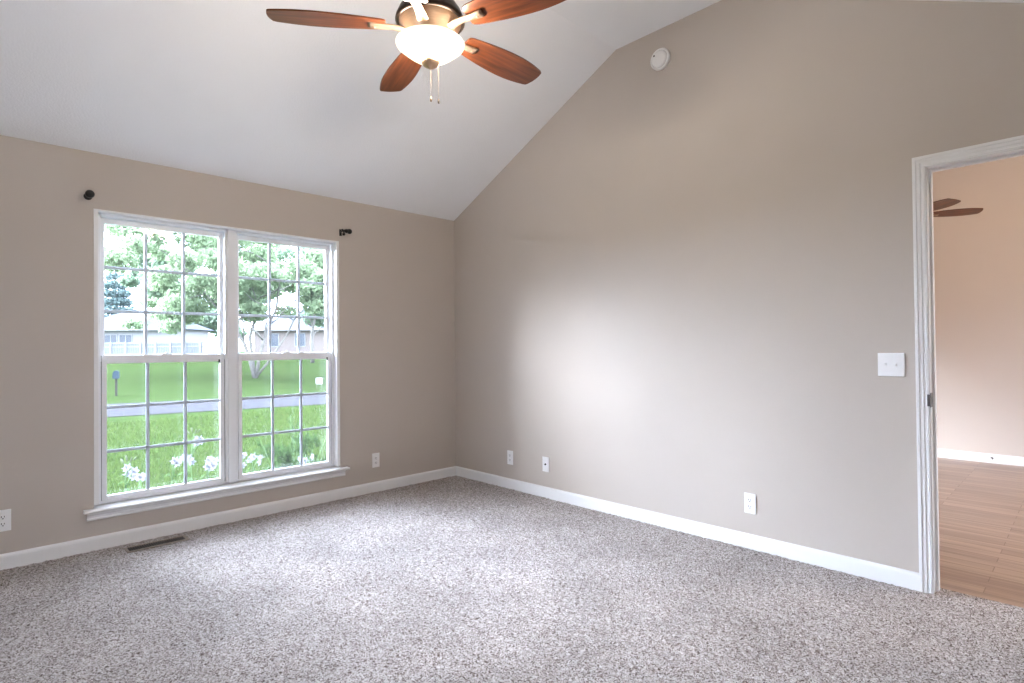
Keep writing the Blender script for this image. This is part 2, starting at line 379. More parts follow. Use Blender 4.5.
for a, b in ((-2.862, WX0 + .001), (WX1 - .001, -1.130)):
    s.prism([(-0.0005, WZ0 - .016), (-0.0005, WZ0 + .004), (-0.044, WZ0 + .0015), (-0.050, WZ0 - .004), (-0.050, WZ0 - .010), (-0.044, WZ0 - .016)], 'x', a, b)
s.build('trim_3', M_trim, kind='structure')
MB().prism([(-.0005, .232), (-.019, .232), (-.019, .222), (-.015, .215), (-.015, .200), (-.019, .195), (-.017, .186), (-.0005, .183)], 'x', -2.846, -1.155).build('trim_4', M_trim, kind='structure')

# unseen west window added for fill daylight, plain white frame with a centre post
w = MB(); y0, y1, z0, z1 = W3
w.box(RX - .1, RX + .01, y0, y0 + .05, z0, z1).box(RX - .1, RX + .01, y1 - .05, y1, z0, z1).box(RX - .1, RX + .01, y0 + .05, y1 - .05, z0, z0 + .05)
w.box(RX - .1, RX + .01, y0 + .05, y1 - .05, z1 - .05, z1).box(RX - .09, RX - .02, (y0 + y1) / 2 - .03, (y0 + y1) / 2 + .03, z0 + .05, z1 - .05)
w3 = w.build('fill_window', M_vinyl, kind='structure')

# ------------------------------------------------------------------ door opening: casing, jamb, strike plate
d = root('door_1')
def casing_prof(t0, t1, outer_first=True):
    # (across, out) : colonial casing, thin at the inner edge
    L = t1 - t0
    pr = [(0, 0), (0, .018), (.26, .018), (.32, .0140), (.60, .0140), (.66, .0105), (.84, .0105), (.88, .0120), (1, .0110), (1, 0)]
    return [(t0 + L * a, o) for a, o in pr]
cin, cout = DY1 + 0.005, -3.656
zin, zout = DZ + 0.005, 2.129
DYI, DYO = DY0 - .005, DY0 - .0555
def casing_leg(ya, yb, zt_in, zt_out):
    mb = MB(); pr = casing_prof(yb, ya)               # yb = outer edge, ya = inner edge
    L = abs(ya - yb); n = len(pr); v = []
    for yy, o in pr: v.append((-o, yy, -0.004))
    for yy, o in pr:
        f_ = abs(yy - yb) / L; v.append((-o, yy, zt_out + (zt_in - zt_out) * f_))
    mb.add(v, [(i, (i + 1) % n, n + (i + 1) % n, n + i) for i in range(n)] + [tuple(range(n)), tuple(range(n, 2 * n))[::-1]])
    return mb
casing_leg(cin, cout, zin, zout).build('door_casing', M_trim, d)
casing_leg(DYI, DYO, zin, zout).build('door_casing', M_trim, d)
pr = casing_prof(zout, zin); n = len(pr); v = []
for zz, o in pr: f_ = (zout - zz) / (zout - zin); v.append((-o, cout + (cin - cout) * f_, zz))
for zz, o in pr: f_ = (zout - zz) / (zout - zin); v.append((-o, DYO + (DYI - DYO) * f_, zz))
MB().add(v, [(i, (i + 1) % n, n + (i + 1) % n, n + i) for i in range(n)] + [tuple(range(n)), tuple(range(n, 2 * n))[::-1]]).build('door_casing', M_trim, d)
jb = MB().box(-0.001, T + .001, DY1, DY1 + .0148, -0.004, DZ + .0148).box(-0.001, T + .001, DY0 - .0148, DY0, -0.004, DZ + .0148).box(-0.001, T + .001, DY0, DY1, DZ, DZ + .0148)
jb.box(0.048, 0.083, DY1 - .011, DY1, -0.004, DZ).box(0.048, 0.083, DY0, DY0 + .011, -0.004, DZ).box(0.048, 0.083, DY0 + .011, DY1 - .011, DZ - .011, DZ)
jb.build('door_jamb', M_trim, d, 0.001)
sp = MB().box(-0.013, 0.036, DY1 - .0026, DY1 + .0005, 0.902, 0.972).box(-0.0165, -0.0128, DY1 - .0026, DY1 + .011, 0.908, 0.966)
so = sp.build('strike_plate', M_strike, d, 0.0015); so['label'] = 'dark metal strike plate'
MB().box(0.014, 0.028, DY1 - .0030, DY1 - .0021, 0.921, 0.953).build('latch_hole', M_slot, so)
# far-side casing
cs = MB()
for a, b in ((DY1 + .006, DY1 + .084), (DY0 - .084, DY0 - .006)): cs.box(T + .001, T + .018, a, b, -.004, DZ + .084)
cs.box(T + .001, T + .018, DY0 - .006, DY1 + .006, DZ + .006, DZ + .084); cs.build('door_casing', M_trim, d)

# ------------------------------------------------------------------ next room
NX = 4.11; NY0, NY1, NZ = -7.2, -0.4, 3.5
MB().box(0.1055, NX + .1, NY0 - .1, NY1 + .1, -0.06, -0.003).build('floor_next_room', M_plank, kind='structure')
MB().box(T + .003, NX + .1, NY0 - .1, NY1 + .1, NZ, NZ + .1).build('ceiling_next_room', M_ceil, kind='structure')
MB().box(NX, NX + .1, NY0, NY1, -.03, NZ).build('wall_next_room_east', M_nextwall, kind='structure')
w = MB(); a, b, c, e = 1.0, 1.62, 0.3, 1.6              # unseen low opening, added to brighten the lower far wall
w.box(T + .003, a, NY1, NY1 + .1, -.03, NZ).box(b, NX, NY1, NY1 + .1, -.03, NZ).box(a, b, NY1, NY1 + .1, -.03, c).box(a, b, NY1, NY1 + .1, e, NZ)
w.build('wall_next_room_north', M_nextwall, kind='structure')
w = MB(); a, b, c, e = 1.9, 3.98, 0.0, 2.15              # unseen south opening, added to light the far wall and door jamb
MB().box(a, b, NY0 - 4, NY0 - .1, -.6, -.08).build('bounce_patio_next_room', MATS['concrete'], kind='structure')  # unseen paving added outside the opening for its bounce
w.box(T + .003, a, NY0 - .1, NY0, -.03, NZ).box(b, NX, NY0 - .1, NY0, -.03, NZ).box(a, b, NY0 - .1, NY0, -.05, c).box(a, b, NY0 - .1, NY0, e, NZ)
w.build('wall_next_room_south', M_nextwall, kind='structure')
w = MB().box(T + .003, T + .05, NY0, RY - .01, -.03, NZ)
w.box(T + .003, T + .05, RY - .01, NY1, 2.35, NZ).build('wall_next_room_west', M_nextwall, kind='structure')
MB().prism([(NX, -.004), (NX - .014, -.004), (NX - .014, .078), (NX - .006, .087), (NX, .089)], 'y', NY0, NY1).build('baseboard_next_room', M_trim, kind='structure')
ds = thing('door_stop', (NX - .014, -3.535, 0.045), 'small spring door stop on the white baseboard in the next room', 'door stop')
MB().tube([(0.0, 0, 0), (-.006, 0, 0)], .012, 12).build('base', M_strike, ds)
MB().tube([(-.006 - .055 * i / 60, .004 * math.cos(i * .9), .004 * math.sin(i * .9)) for i in range(61)], .0012, 5).build('spring', M_strike, ds)
MB().tube([(-.061, 0, 0), (-.075, 0, 0)], .0075, 10).build('rubber_tip', M_plate, ds)

# ------------------------------------------------------------------ ceiling fans
def blade_mb(r0, r1, wroot, wmid, wtip, pitch, th=0.006):
    N = 26; M_ = 6; up = []; pts = []
    def half(t):
        if t < .62: w_ = wroot + (wmid - wroot) * math.sin(t / .62 * math.pi / 2)
        else: q = (t - .62) / .38; w_ = wmid + (wtip - wmid) * (q ** 1.9)
        e0 = min(1, t / .05); w_ *= 0.75 + .25 * math.sqrt(1 - (1 - e0) ** 2)
        e1 = min(1, (1 - t) / .035); w_ *= 0.86 + .14 * math.sqrt(max(0, 1 - (1 - e1) ** 2))
        return w_ / 2
    ts = [0, .01, .025, .05] + [.05 + .90 * i / (N - 1) for i in range(1, N)] + [.965, .98, .992, 1.0]
    mb = MB(); v = []; nr = len(ts)
    for t in ts:
        hw = half(t); x = r0 + (r1 - r0) * t
        for k in range(M_ + 1):
            s_ = -1 + 2 * k / M_; y = hw * s_
            xx = x + (0.008 * (1 - s_ * s_) if t > .9 else 0) * ((t - .9) / .1 if t > .9 else 0)
            v.append((xx, y, 0))
    P = []
    ca, sa = math.cos(pitch), math.sin(pitch)
    for z in (-th / 2, th / 2):
        for x, y, _ in v: P.append((x, y * ca - z * sa, y * sa + z * ca))
    n = nr * (M_ + 1); fs = []
    for i in range(nr - 1):
        for k in range(M_):
            a = i * (M_ + 1) + k; q = (a, a + 1, a + M_ + 2, a + M_ + 1)
            fs.append(q); fs.append(tuple(n + j for j in q[::-1]))
    per = [k for k in range(M_ + 1)] + [i * (M_ + 1) + M_ for i in range(1, nr)] + [(nr - 1) * (M_ + 1) + k for k in range(M_ - 1, -1, -1)] + [i * (M_ + 1) for i in range(nr - 2, 0, -1)]
    for i in range(len(per)):
        a, b = per[i], per[(i + 1) % len(per)]; fs.append((b, a, n + a, n + b))
    return mb.add(P, fs)

def ceiling_fan(loc, rz, Rb, top, label, shade_m, sc=1.0, lamp=None):
    t = thing('ceiling_fan', loc, label, 'ceiling fan', None, rz)           # origin on the axis in the blade plane
    MB().lathe([(.001, top), (.068, top), (.07, top - .012), (.055, top - .05), (.022, top - .07), (.001, top - .07)], 32).build('canopy', M_dbronze, t)
    MB().tube([(0, 0, top - .06), (0, 0, .19)], .0125, 14).build('downrod', M_dbronze, t)
    MB().lathe([(.001, .20), (.028, .198), (.034, .165), (.06, .145), (.088, .122), (.112, .095), (.132, .065), (.144, .038), (.147, .024), (.140, .016), (.132, .018)], 48).build('motor_housing', M_dbronze, t)
    MB().lathe([(.132, .018), (.128, .010), (.118, -.004), (.106, -.022), (.098, -.036), (.094, -.048), (.098, -.055), (.001, -.056)], 48).build('switch_housing', M_bronze, t)
    for k in range(5):
        M_ = Matrix.Rotation(R(72 * k), 4, 'Z')
        ir = MB(); n_ = 12                                   # curved flat blade iron
        prof = []
        for i in range(n_ + 1):
            u = i / n_; x = .088 + u * .170
            z = -.030 + .022 * math.sin(u * math.pi) * (1 - u) + .021 * u ** 1.5
            hw = .0255 - .007 * math.sin(u * math.pi)
            if u > .92: hw *= .9
            prof.append((x, z, hw))
        v = []
        for x, z, hw in prof:
            for y, dz in ((-hw, .001), (-hw * .6, -.004), (hw * .6, -.004), (hw, .001), (hw, .005), (-hw, .005)): v.append((x, y, z + dz))
        fs = [(i * 6 + j, i * 6 + (j + 1) % 6, (i + 1) * 6 + (j + 1) % 6, (i + 1) * 6 + j) for i in range(n_) for j in range(6)] + [tuple(range(6))[::-1], tuple(n_ * 6 + j for j in range(6))]
        ir.add(v, fs, True); ir.ball((.232, 0, -.0135), .0055, 8, 5); ir.ball((.205, 0, -.0135), .0045, 8, 5)
        io = ir.build('blade_iron', M_ironarm, t); io.rotation_euler = (0, 0, R(72 * k))
        bl = blade_mb(.185, Rb - .010, .104, .162, .114, R(-11), .0065).build('blade', M_blade, t); bl.rotation_euler = (0, 0, R(72 * k)); bl.location = (0, 0, .000)
    # bowl shade, open at the top
    pr = [(.006, -.151)]
    for i in range(1, 15):
        a = i / 14 * math.pi / 2; pr.append((.006 + .132 * i / 14, -.151 + .072 * (i / 14) ** 1.75))
    pr += [(.144, -.076), (.1455, -.071), (.143, -.068), (.136, -.073)]
    pr += [(.006 + .127 * i / 14, -.147 + .070 * (i / 14) ** 1.75) for i in range(14, 0, -1)] + [(.006, -.147)]
    MB().lathe(pr, 56).build('lamp_shade', shade_m, t)
    MB().lathe([(.0005, -.142), (.034, -.142), (.0395, -.147), (.038, -.153), (.031, -.162), (.021, -.169), (.010, -.172), (.006, -.177), (.0005, -.178)], 24).build('finial', M_bronze, t)
    MB().tube([(0, 0, -.058), (0, 0, -.148)], .004, 8).build('shade_rod', M_bronze, t)
    return t
def shade_mat(name, col, es):
    m = leaf_mat(name, (0.12, 0.115, 0.10), (0.12, 0.115, 0.10), .5); n = m.node_tree
    o = [q for q in n.nodes if q.type == 'OUTPUT_MATERIAL'][0]; src = o.inputs[0].links[0].from_socket
    e = n.nodes.new('ShaderNodeEmission'); e.inputs[0].default_value = (*col, 1); e.inputs[1].default_value = es
    a = n.nodes.new('ShaderNodeAddShader'); t_ = n.nodes.new('ShaderNodeBsdfTransparent'); t_.inputs[0].default_value = (1, .97, .92, 1); mx_ = n.nodes.new('ShaderNodeMixShader'); mx_.inputs[0].default_value = .45
    n.links.new(src, mx_.inputs[1]); n.links.new(t_.outputs[0], mx_.inputs[2]); n.links.new(mx_.outputs[0], a.inputs[0]); n.links.new(e.outputs[0], a.inputs[1]); n.links.new(a.outputs[0], o.inputs[0])
    MATS[name] = m
    return m
FAN = (-1.95, -2.32, 2.579)
fan = ceiling_fan(FAN, R(1), 0.66, RIDGE - FAN[2], 'five-blade ceiling fan with lit frosted bowl light hanging from the vaulted ceiling', shade_mat('lit_frosted_glass', (1.0, 0.93, 0.80), 0.62))
# pull chains, hanging from the switch housing
def chain(parent, x, y, z0, z1, fob):
    mb = MB().tube([(x, y, z0), (x, y, z1)], .0007, 6)
    nb_ = int((z0 - z1) / .006)
    for i in range(nb_): mb.ball((x, y, z1 + .006 * i), .0013, 6, 4)
    o = mb.build('pull_chain', M_ironarm, parent)
    f_ = MB().lathe([(.0004, z1 + .004), (.003, z1), (.0045, z1 - .010), (.004, z1 - .018), (.0004, z1 - .021)], 12)
    f_.xf(Matrix.Translation((x, y, 0))); f_.build('chain_fob', fob, o)
chain(fan, 0.002, 0.001, -.178, -.296, M_ironarm)
chain(fan, 0.085, 0.055, -.060, -.262, M_dbronze)
def bulbs(name, f, watts, col):
    for k in range(3):                                  # three small bulbs inside the bowl
        l = bpy.data.lights.new(name, 'POINT'); o = bpy.data.objects.new(name, l); COL.objects.link(o)
        l.energy = watts / 3; l.color = col; l.shadow_soft_size = 0.09
        a = R(37 + 120 * k); o.location = (f[0] + .078 * math.cos(a), f[1] + .078 * math.sin(a), f[2] - .072)
bulbs('fan_bulb', FAN, 132, (1.0, 0.88, 0.74))

FAN2 = (3.045, -3.045, 2.428)
fan2 = ceiling_fan(FAN2, R(-62), 0.60, NZ - FAN2[2], 'brown-bladed ceiling fan seen through the doorway in the next room', MATS['lit_frosted_glass'])
bulbs('next_room_bulb', FAN2, 8, (1.0, 0.66, 0.40))
l = bpy.data.lights.new('next_room_fill_light', 'POINT'); o = bpy.data.objects.new('next_room_fill_light', l); COL.objects.link(o)  # unseen fill light without a fixture, added for the warm wash
l.energy = 80; l.color = (1.0, 0.80, 0.60); l.shadow_soft_size = 0.15; o.location = (1.5, -5.7, 3.2)

# ------------------------------------------------------------------ wall fittings (built facing local -Y)
def cover(w_, h, parent, holes=()):
    x, z = w_ / 2, h / 2
    mb = MB().box(-x, x, -.0062, -.0004, -z, z)
    return mb.build('cover_plate', M_plate, parent, 0.0028, 3)
def outlet(loc, rz, label, group='wall outlets'):
    t = thing('wall_outlet', loc, label, 'outlet', None, rz)
    cover(.070, .120, t)
    for dz in (.0195, -.0195):
        pts = [(.0168 * math.cos(a), .0140 * math.sin(a) if abs(math.sin(a)) < .86 else .0120 * (1 if math.sin(a) > 0 else -1)) for a in [2 * math.pi * i / 28 for i in range(28)]]
        rc = MB().prism([(a, b + dz) for a, b in pts], 'y', -.0082, -.0055).build('receptacle', M_plate, t, 0.0005)
        for a, hh_ in ((-.0063, .0042), (.0063, .0034)):
            MB().box(a - .0016, a + .0016, -.0085, -.0080, dz + .0030 - hh_ * 1.2, dz + .0030 + hh_ * 1.2).build('slot', M_slot, rc)
        MB().prism([(.0032 * math.cos(2 * math.pi * i / 12), dz - .0078 + .0032 * math.sin(2 * math.pi * i / 12)) for i in range(12)], 'y', -.0085, -.0080).build('ground_hole', M_slot, rc)
    MB().tube([(0, -.0060, 0), (0, -.0075, 0)], .0032, 10).build('screw', M_plate, t)
    return t
E_ = -math.pi / 2
outlet((-3.2235, 0, .271), 0, 'white duplex outlet at the left edge, left of the window')
outlet((-.868, 0, .266), 0, 'white duplex outlet on the window wall between window and corner')
outlet((0, -.755, .266), E_, 'white duplex outlet on the door wall nearest the corner')
outlet((0, -2.825, .268), E_, 'white duplex outlet low on the door wall nearest the doorway')
cj = thing('cable_jack', (0, -1.170, .267), 'white cable jack plate with one dark centre port on the door wall', 'cable jack', None, E_)
cover(.070, .120, cj)
MB().lathe([(.0075, 0), (.0075, .003), (.0048, .003), (.0048, .010), (.0030, .010), (.0030, .004), (.0002, .004)], 16, Matrix.Translation((0, -.0060, 0)) @ Matrix.Rotation(R(90), 4, 'X')).build('coaxial_port', M_strike, cj)
for dz in (.042, -.042): MB().tube([(0, -.0060, dz), (0, -.0074, dz)], .003, 10).build('screw', M_plate, cj)

sw = thing('light_switch', (0, -3.552, 1.108), 'white two-gang toggle switch plate beside the door casing', 'light switch', None, E_)
cover(.116, .118, sw)
for dx in (-.023, .023):
    MB().box(dx - .0052, dx + .0052, -.0072, -.0058, -.012, .012).build('toggle_slot', M_plate, sw, 0.0004)
    tg = MB().prism([(-.0068, -.006), (-.0068, .007), (-.0185, .0125 if dx < 0 else -.0125), (-.0185, .0060 if dx < 0 else -.0070)] if dx < 0 else [(-.0068, -.007), (-.0068, .006), (-.0185, -.0060), (-.0185, -.0125)], 'x', dx - .0036, dx + .0036)
    tg.build('toggle', M_plate, sw, 0.0008)
    for dz in (.030, -.030): MB().tube([(dx, -.0060, dz), (dx, -.0074, dz)], .003, 10).build('screw', M_plate, sw)

sm = thing('smoke_detector', (0, -2.262, 3.150), 'round white smoke detector high on the gable wall near the ceiling', 'smoke detector', None, E_)
RX90 = Matrix.Rotation(R(90), 4, 'X')
MB().lathe([(.0005, 0.0004), (.072, 0.0004), (.072, .014), (.069, .020), (.062, .021), (.060, .016), (.0005, .016)], 40, RX90).build('base', M_plate, sm)
MB().lathe([(.0565, .014), (.0565, .022), (.052, .028), (.040, .033), (.0005, .035)], 40, RX90).build('cover', M_plate, sm)
MB().tube([(-.032, -.030, .024), (-.032, -.0350, .024)], .006, 12).build('test_button', M_slot, sm)

# curtain-rod brackets left on the wall
cb = thing('curtain_rod_bracket', (-2.838, 0, 2.163), 'black curtain rod bracket with round end cap above the left window corner', 'bracket', 'empty curtain rod brackets')
MB().lathe([(.0005, .0004), (.022, .0004), (.022, .004), (.012, .007), (.0005, .007)], 20, RX90).build('wall_plate', M_iron, cb)
MB().tube([(0, -.006, 0), (0, -.075, 0)], .007, 10).build('arm', M_iron, cb)
MB().lathe([(.0005, .055), (.019, .058), (.0235, .066), (.0235, .086), (.017, .097), (.0005, .100)], 20, RX90).build('end_cap', M_iron, cb)
cb = thing('curtain_rod_bracket', (-1.178, 0, 2.170), 'black curtain rod bracket with knob ends above the right window corner', 'bracket', 'empty curtain rod brackets')
MB().box(-.010, .010, -.004, -.0004, -.030, .024).build('wall_plate', M_iron, cb, .001)
MB().tube([(0, -.003, .004), (0, -.060, .004)], .0055, 8).build('arm', M_iron, cb)
MB().tube([(.012 * math.sin(a), -.060 + 0 * a, .012 - .012 * math.cos(a) + .002) for a in [R(-95 + 190 * i / 10) for i in range(11)]], .0075, 8).build('cradle', M_iron, cb)
MB().tube([(-.004, -.060, .004), (.060, -.060, .004)], .0045, 8).ball((.024, -.060, .004), .0165).ball((.050, -.060, .004), .021).build('knob', M_iron, cb)
MB().tube([(0, -.060, .002), (0, -.060, -.020)], .006, 8).ball((0, -.060, -.024), .012).build('thumb_screw', M_iron, cb)

# floor register
fv = thing('floor_vent', (-2.512, -.172, .004), 'dark slatted floor register in the carpet below the window', 'vent')
f = MB(); hx, hy = .166, .054
f.box(-hx, hx, -hy, -hy + .015, 0, .006).box(-hx, hx, hy - .015, hy, 0, .006).box(-hx, -hx + .014, -hy + .015, hy - .015, 0, .006).box(hx - .014, hx, -hy + .015, hy - .015, 0, .006)
f.build('vent_frame', M_ventframe, fv, .0012)
MB().box(-hx + .014, hx - .014, -hy + .015, hy - .015, .0002, .0008).build('duct_opening', M_slot, fv)
g = MB()
for i in range(25):
    x = -hx + .014 + (2 * hx - .028) * (i + .5) / 25
    g.prism([(x - .0020, .0012), (x + .0008, .0055), (x + .0026, .0055), (x - .0002, .0012)], 'y', -hy + .015, hy - .015)
g.box(-hx + .014, hx - .014, -.0015, .0015, .0030, .0050)
g.build('slats', M_vent, fv)

# ------------------------------------------------------------------ outdoors
def gh(x, y):
    if y < 19: b = -0.5
    elif y < 42: b = -0.5 + 1.05 * ((y - 19) / 23) ** 1.1
    else: b = 0.55 + .35 * min(1, (y - 42) / 25)
    return b + .005 * math.sin(x * .9) * math.sin(y * .7)
M_lawn = mat('lawn', (0.019, 0.034, 0.009), 0.9, col2=(0.030, 0.047, 0.014), vscale=1.7, bump=0.9, bscale=28, spec=0.0, detail=9)
xs_ = [-60, -40, -25, -15] + list(np.arange(-8, 12.1, .8)) + [15, 20, 26, 34, 45, 60, 90]
ys_ = [-30, -15, -7, -3, .16] + list(np.arange(.8, 12, .8)) + list(np.arange(12, 70, 2.0)) + [80, 100, 130, 170]
v = [(x, y, gh(x, y)) for y in ys_ for x in xs_]; nx = len(xs_)
MB().add(v, [(j * nx + i, j * nx + i + 1, (j + 1) * nx + i + 1, (j + 1) * nx + i) for j in range(len(ys_) - 1) for i in range(nx - 1)], True).build('ground', M_lawn, kind='structure')
MB().box(-13, RX - T - .002, -6, 1.0, -.7, -.08).build('bounce_patio', MATS['concrete'], kind='structure')  # unseen paving, added so the light bounced indoors stays neutral
M_road = mat('pale_asphalt', (0.040, 0.040, 0.044), 0.9, var=0.08, vscale=3, bump=.3, bscale=60, spec=0)
rd = []
for x in np.arange(-40, 60, 2.0):
    yn = 13.45 - .215 * x; yf = yn + 4.55 
    rd.append((x, yn, gh(x, yn) + .014)); rd.append((x, yf, gh(x, yf) + .014))
MB().add(rd, [(2 * i, 2 * i + 2, 2 * i + 3, 2 * i + 1) for i in range(len(rd) // 2 - 1)], True).build('road', M_road, kind='structure')

# grass blades near the house (uncountable)
M_grass = leaf_mat('grass_blades', (0.040, 0.070, 0.012), (0.074, 0.110, 0.030), .3)
NG = 42000
gy = .5 + 11.5 * rng.random(NG) ** 1.6; gx = -3.4 + (gy + 1.2) * .16 + rng.random(NG) * (2.6 + gy * .95) - .4
PL = [(-2.47, .95, .15), (-2.42, .76, .15), (-2.16, .92, .15), (-1.99, 1.18, .15), (-1.91, 1.36, .15), (-1.95, .74, .15), (-1.62, .93, .15), (-1.455, 1.15, .15), (-1.06, .95, .15), (-.95, 1.5, .50)]
keep = np.ones(NG, bool)                               # no grass where the planting bed's stems come up
for a_, b_, r_ in PL: keep &= (gx - a_) ** 2 + (gy - b_) ** 2 > r_ * r_
gx = gx[keep]; gy = gy[keep]; NG = len(gx)
ang = rng.random(NG) * 6.283; hgt = .05 + .07 * rng.random(NG); wd = .004 + .0012 * gy
base = np.stack([gx, gy, np.array([gh(a, b) for a, b in zip(gx, gy)]) - .005], -1)
dx = np.stack([np.cos(ang), np.sin(ang), 0 * ang], -1) * wd[:, None]
lean = np.stack([np.cos(ang * 3.1), np.sin(ang * 3.1), 0 * ang], -1) * (hgt * .5)[:, None]
tip = base + lean; tip[:, 2] += hgt
GV = np.stack([base - dx, base + dx, tip], 1).reshape(-1, 3)
me = bpy.data.meshes.new('grass'); me.vertices.add(len(GV)); me.vertices.foreach_set('co', GV.ravel())
me.loops.add(len(GV)); me.loops.foreach_set('vertex_index', np.arange(len(GV), dtype=np.int32))
me.polygons.add(NG); me.polygons.foreach_set('loop_start', (np.arange(NG) * 3).astype(np.int32)); me.update(calc_edges=True)
me.materials.append(M_grass)
go = bpy.data.objects.new('grass', me); COL.objects.link(go)
tag(go, 'bright green grass blades on the lawn outside the window', 'grass', kind='stuff')

def leaf_cloud(centers, n, size, flat=1.0):
    """leaves as folded diamond pairs scattered through ellipsoid clumps (cx,cy,cz,rx,ry,rz)"""
    C_ = np.array(centers, float); vol = (C_[:, 3] * C_[:, 4] * C_[:, 5]) ** .75; pr_ = vol / vol.sum()
    idx = rng.choice(len(C_), n, p=pr_); d_ = rng.normal(size=(n, 3)); d_ /= np.linalg.norm(d_, axis=1)[:, None]
    rr = rng.random(n) ** .45; P = C_[idx, :3] + d_ * C_[idx, 3:6] * rr[:, None]
    a = rng.normal(size=(n, 3)); a[:, 2] *= flat; a /= np.linalg.norm(a, axis=1)[:, None]
    b = np.cross(a, rng.normal(size=(n, 3))); b /= np.linalg.norm(b, axis=1)[:, None]; c = np.cross(a, b)
    sz = size * (.6 + .8 * rng.random(n))[:, None]
    v0 = P - a * sz; v1 = P + b * sz * .55 + c * sz * .15; v2 = P + a * sz; v3 = P - b * sz * .55 + c * sz * .15
    return np.stack([v0, v1, v2, v3], 1).reshape(-1, 3)
def mesh_quads(name, Vv, m, parent):
    nq = len(Vv) // 4; me = bpy.data.meshes.new(name); me.vertices.add(len(Vv)); me.vertices.foreach_set('co', Vv.ravel())
    me.loops.add(len(Vv)); me.loops.foreach_set('vertex_index', np.arange(len(Vv), dtype=np.int32))
    me.polygons.add(nq); me.polygons.foreach_set('loop_start', (np.arange(nq) * 4).astype(np.int32)); me.update(calc_edges=True)
    me.materials.append(m); o = bpy.data.objects.new(name, me); COL.objects.link(o)
    if parent: o.parent = parent
    return o
L_green = leaf_mat('pale_green_leaves', (0.18, 0.245, 0.14), (0.28, 0.35, 0.22), .6)
L_far = leaf_mat('far_green_leaves', (0.14, 0.20, 0.13), (0.23, 0.30, 0.21), .5)
L_blue = leaf_mat('blue_spruce_needles', (0.07, 0.11, 0.105), (0.14, 0.19, 0.185), .3)
def limb(p0, p1, r0, r1, wob=.15, n=7):
    p0, p1 = Vector(p0), Vector(p1); L = (p1 - p0).length; pts = []
    for i in range(n + 1):
        t = i / n; q = p0.lerp(p1, t) + Vector((random.uniform(-1, 1), random.uniform(-1, 1), random.uniform(-.3, .6))) * wob * L * .25 * math.sin(t * math.pi)
        pts.append(q)
    return pts, [r0 + (r1 - r0) * i / n for i in range(n + 1)]
def tree(x, y, label, trunks, clumps, nleaf, lsize, lm, name='tree', group=None):
    z = gh(x, y) - .03; t = thing(name, (x, y, z), label, 'tree', group)
    b = MB()
    for p0, p1, r0, r1, nb_ in trunks:
        pts, rr = limb(p0, p1, r0, r1); b.tube(pts, rr, 8)
        for k in range(nb_):
            q = pts[random.randint(2, len(pts) - 2)]; c = random.choice(clumps)
            e = Vector(c[:3]) + Vector((random.uniform(-.4, .4) * c[3], random.uniform(-.4, .4) * c[4], random.uniform(-.2, .5) * c[5]))
            ps, r_ = limb(q, e, r0 * .38, .012, .25); b.tube(ps, r_, 6)
    b.build('trunk', M_bark, t)
    mesh_quads('foliage', leaf_cloud(clumps, nleaf, lsize), lm, t)
    return t
def clumps_in(cx, cy, cz, rx, ry, rz, n, s0, s1, flatz=.6):
    out = []
    for _ in range(n):
        while True:
            d_ = Vector((random.uniform(-1, 1), random.uniform(-1, 1), random.uniform(-1, 1)))
            if d_.length < 1: break
        s_ = random.uniform(s0, s1); out.append((cx + d_.x * rx, cy + d_.y * ry, cz + d_.z * rz, s_, s_, s_ * flatz))
    return out
# the big multi-stemmed maple across the road
random.seed(11)
cl = clumps_in(-1.0, 1.0, 6.0, 5.2, 4.0, 3.0, 58, .5, 1.1) + clumps_in(-3.4, 3.2, 3.6, 1.9, 1.6, 1.5, 14, .4, .8) + clumps_in(-.4, .4, 3.6, 2.6, 2.2, .7, 10, .35, .6) + clumps_in(2.4, -2.2, 4.9, 2.0, 1.8, 1.5, 16, .4, .8)
tree(7.3, 25.9, 'large pale green multi-stemmed tree across the road, spanning both sashes',
     [((0, 0, 0), (-1.6, 1.2, 6.5), .11, .03, 6), ((.06, 0, 0), (1.4, -1.0, 6.4), .10, .03, 6), ((.03, .05, 0), (.1, .6, 7.6), .10, .03, 6), ((.07, -.03, .1), (2.6, -2.2, 5.0), .07, .02, 4)],
     cl, 36000, .125, L_green, 'maple_tree')
random.seed(12)
tree(15.0, 36.0, 'pale green tree at the right, behind the multi-stemmed tree', [((0, 0, 0), (0, 0, 6), .16, .05, 9)],
     clumps_in(0, 0, 6.0, 3.6, 3.6, 3.4, 26, .7, 1.3), 8000, .17, L_far, 'maple_tree')
tree(7.6, 40.5, 'loose pale tree at the left, in front of the grey roofed house', [((0, 0, 0), (-.3, 0, 8), .09, .03, 10)],
     clumps_in(-.9, 0.3, 5.9, 2.3, 2.6, 2.3, 26, .6, 1.1), 8500, .18, L_far, 'maple_tree')
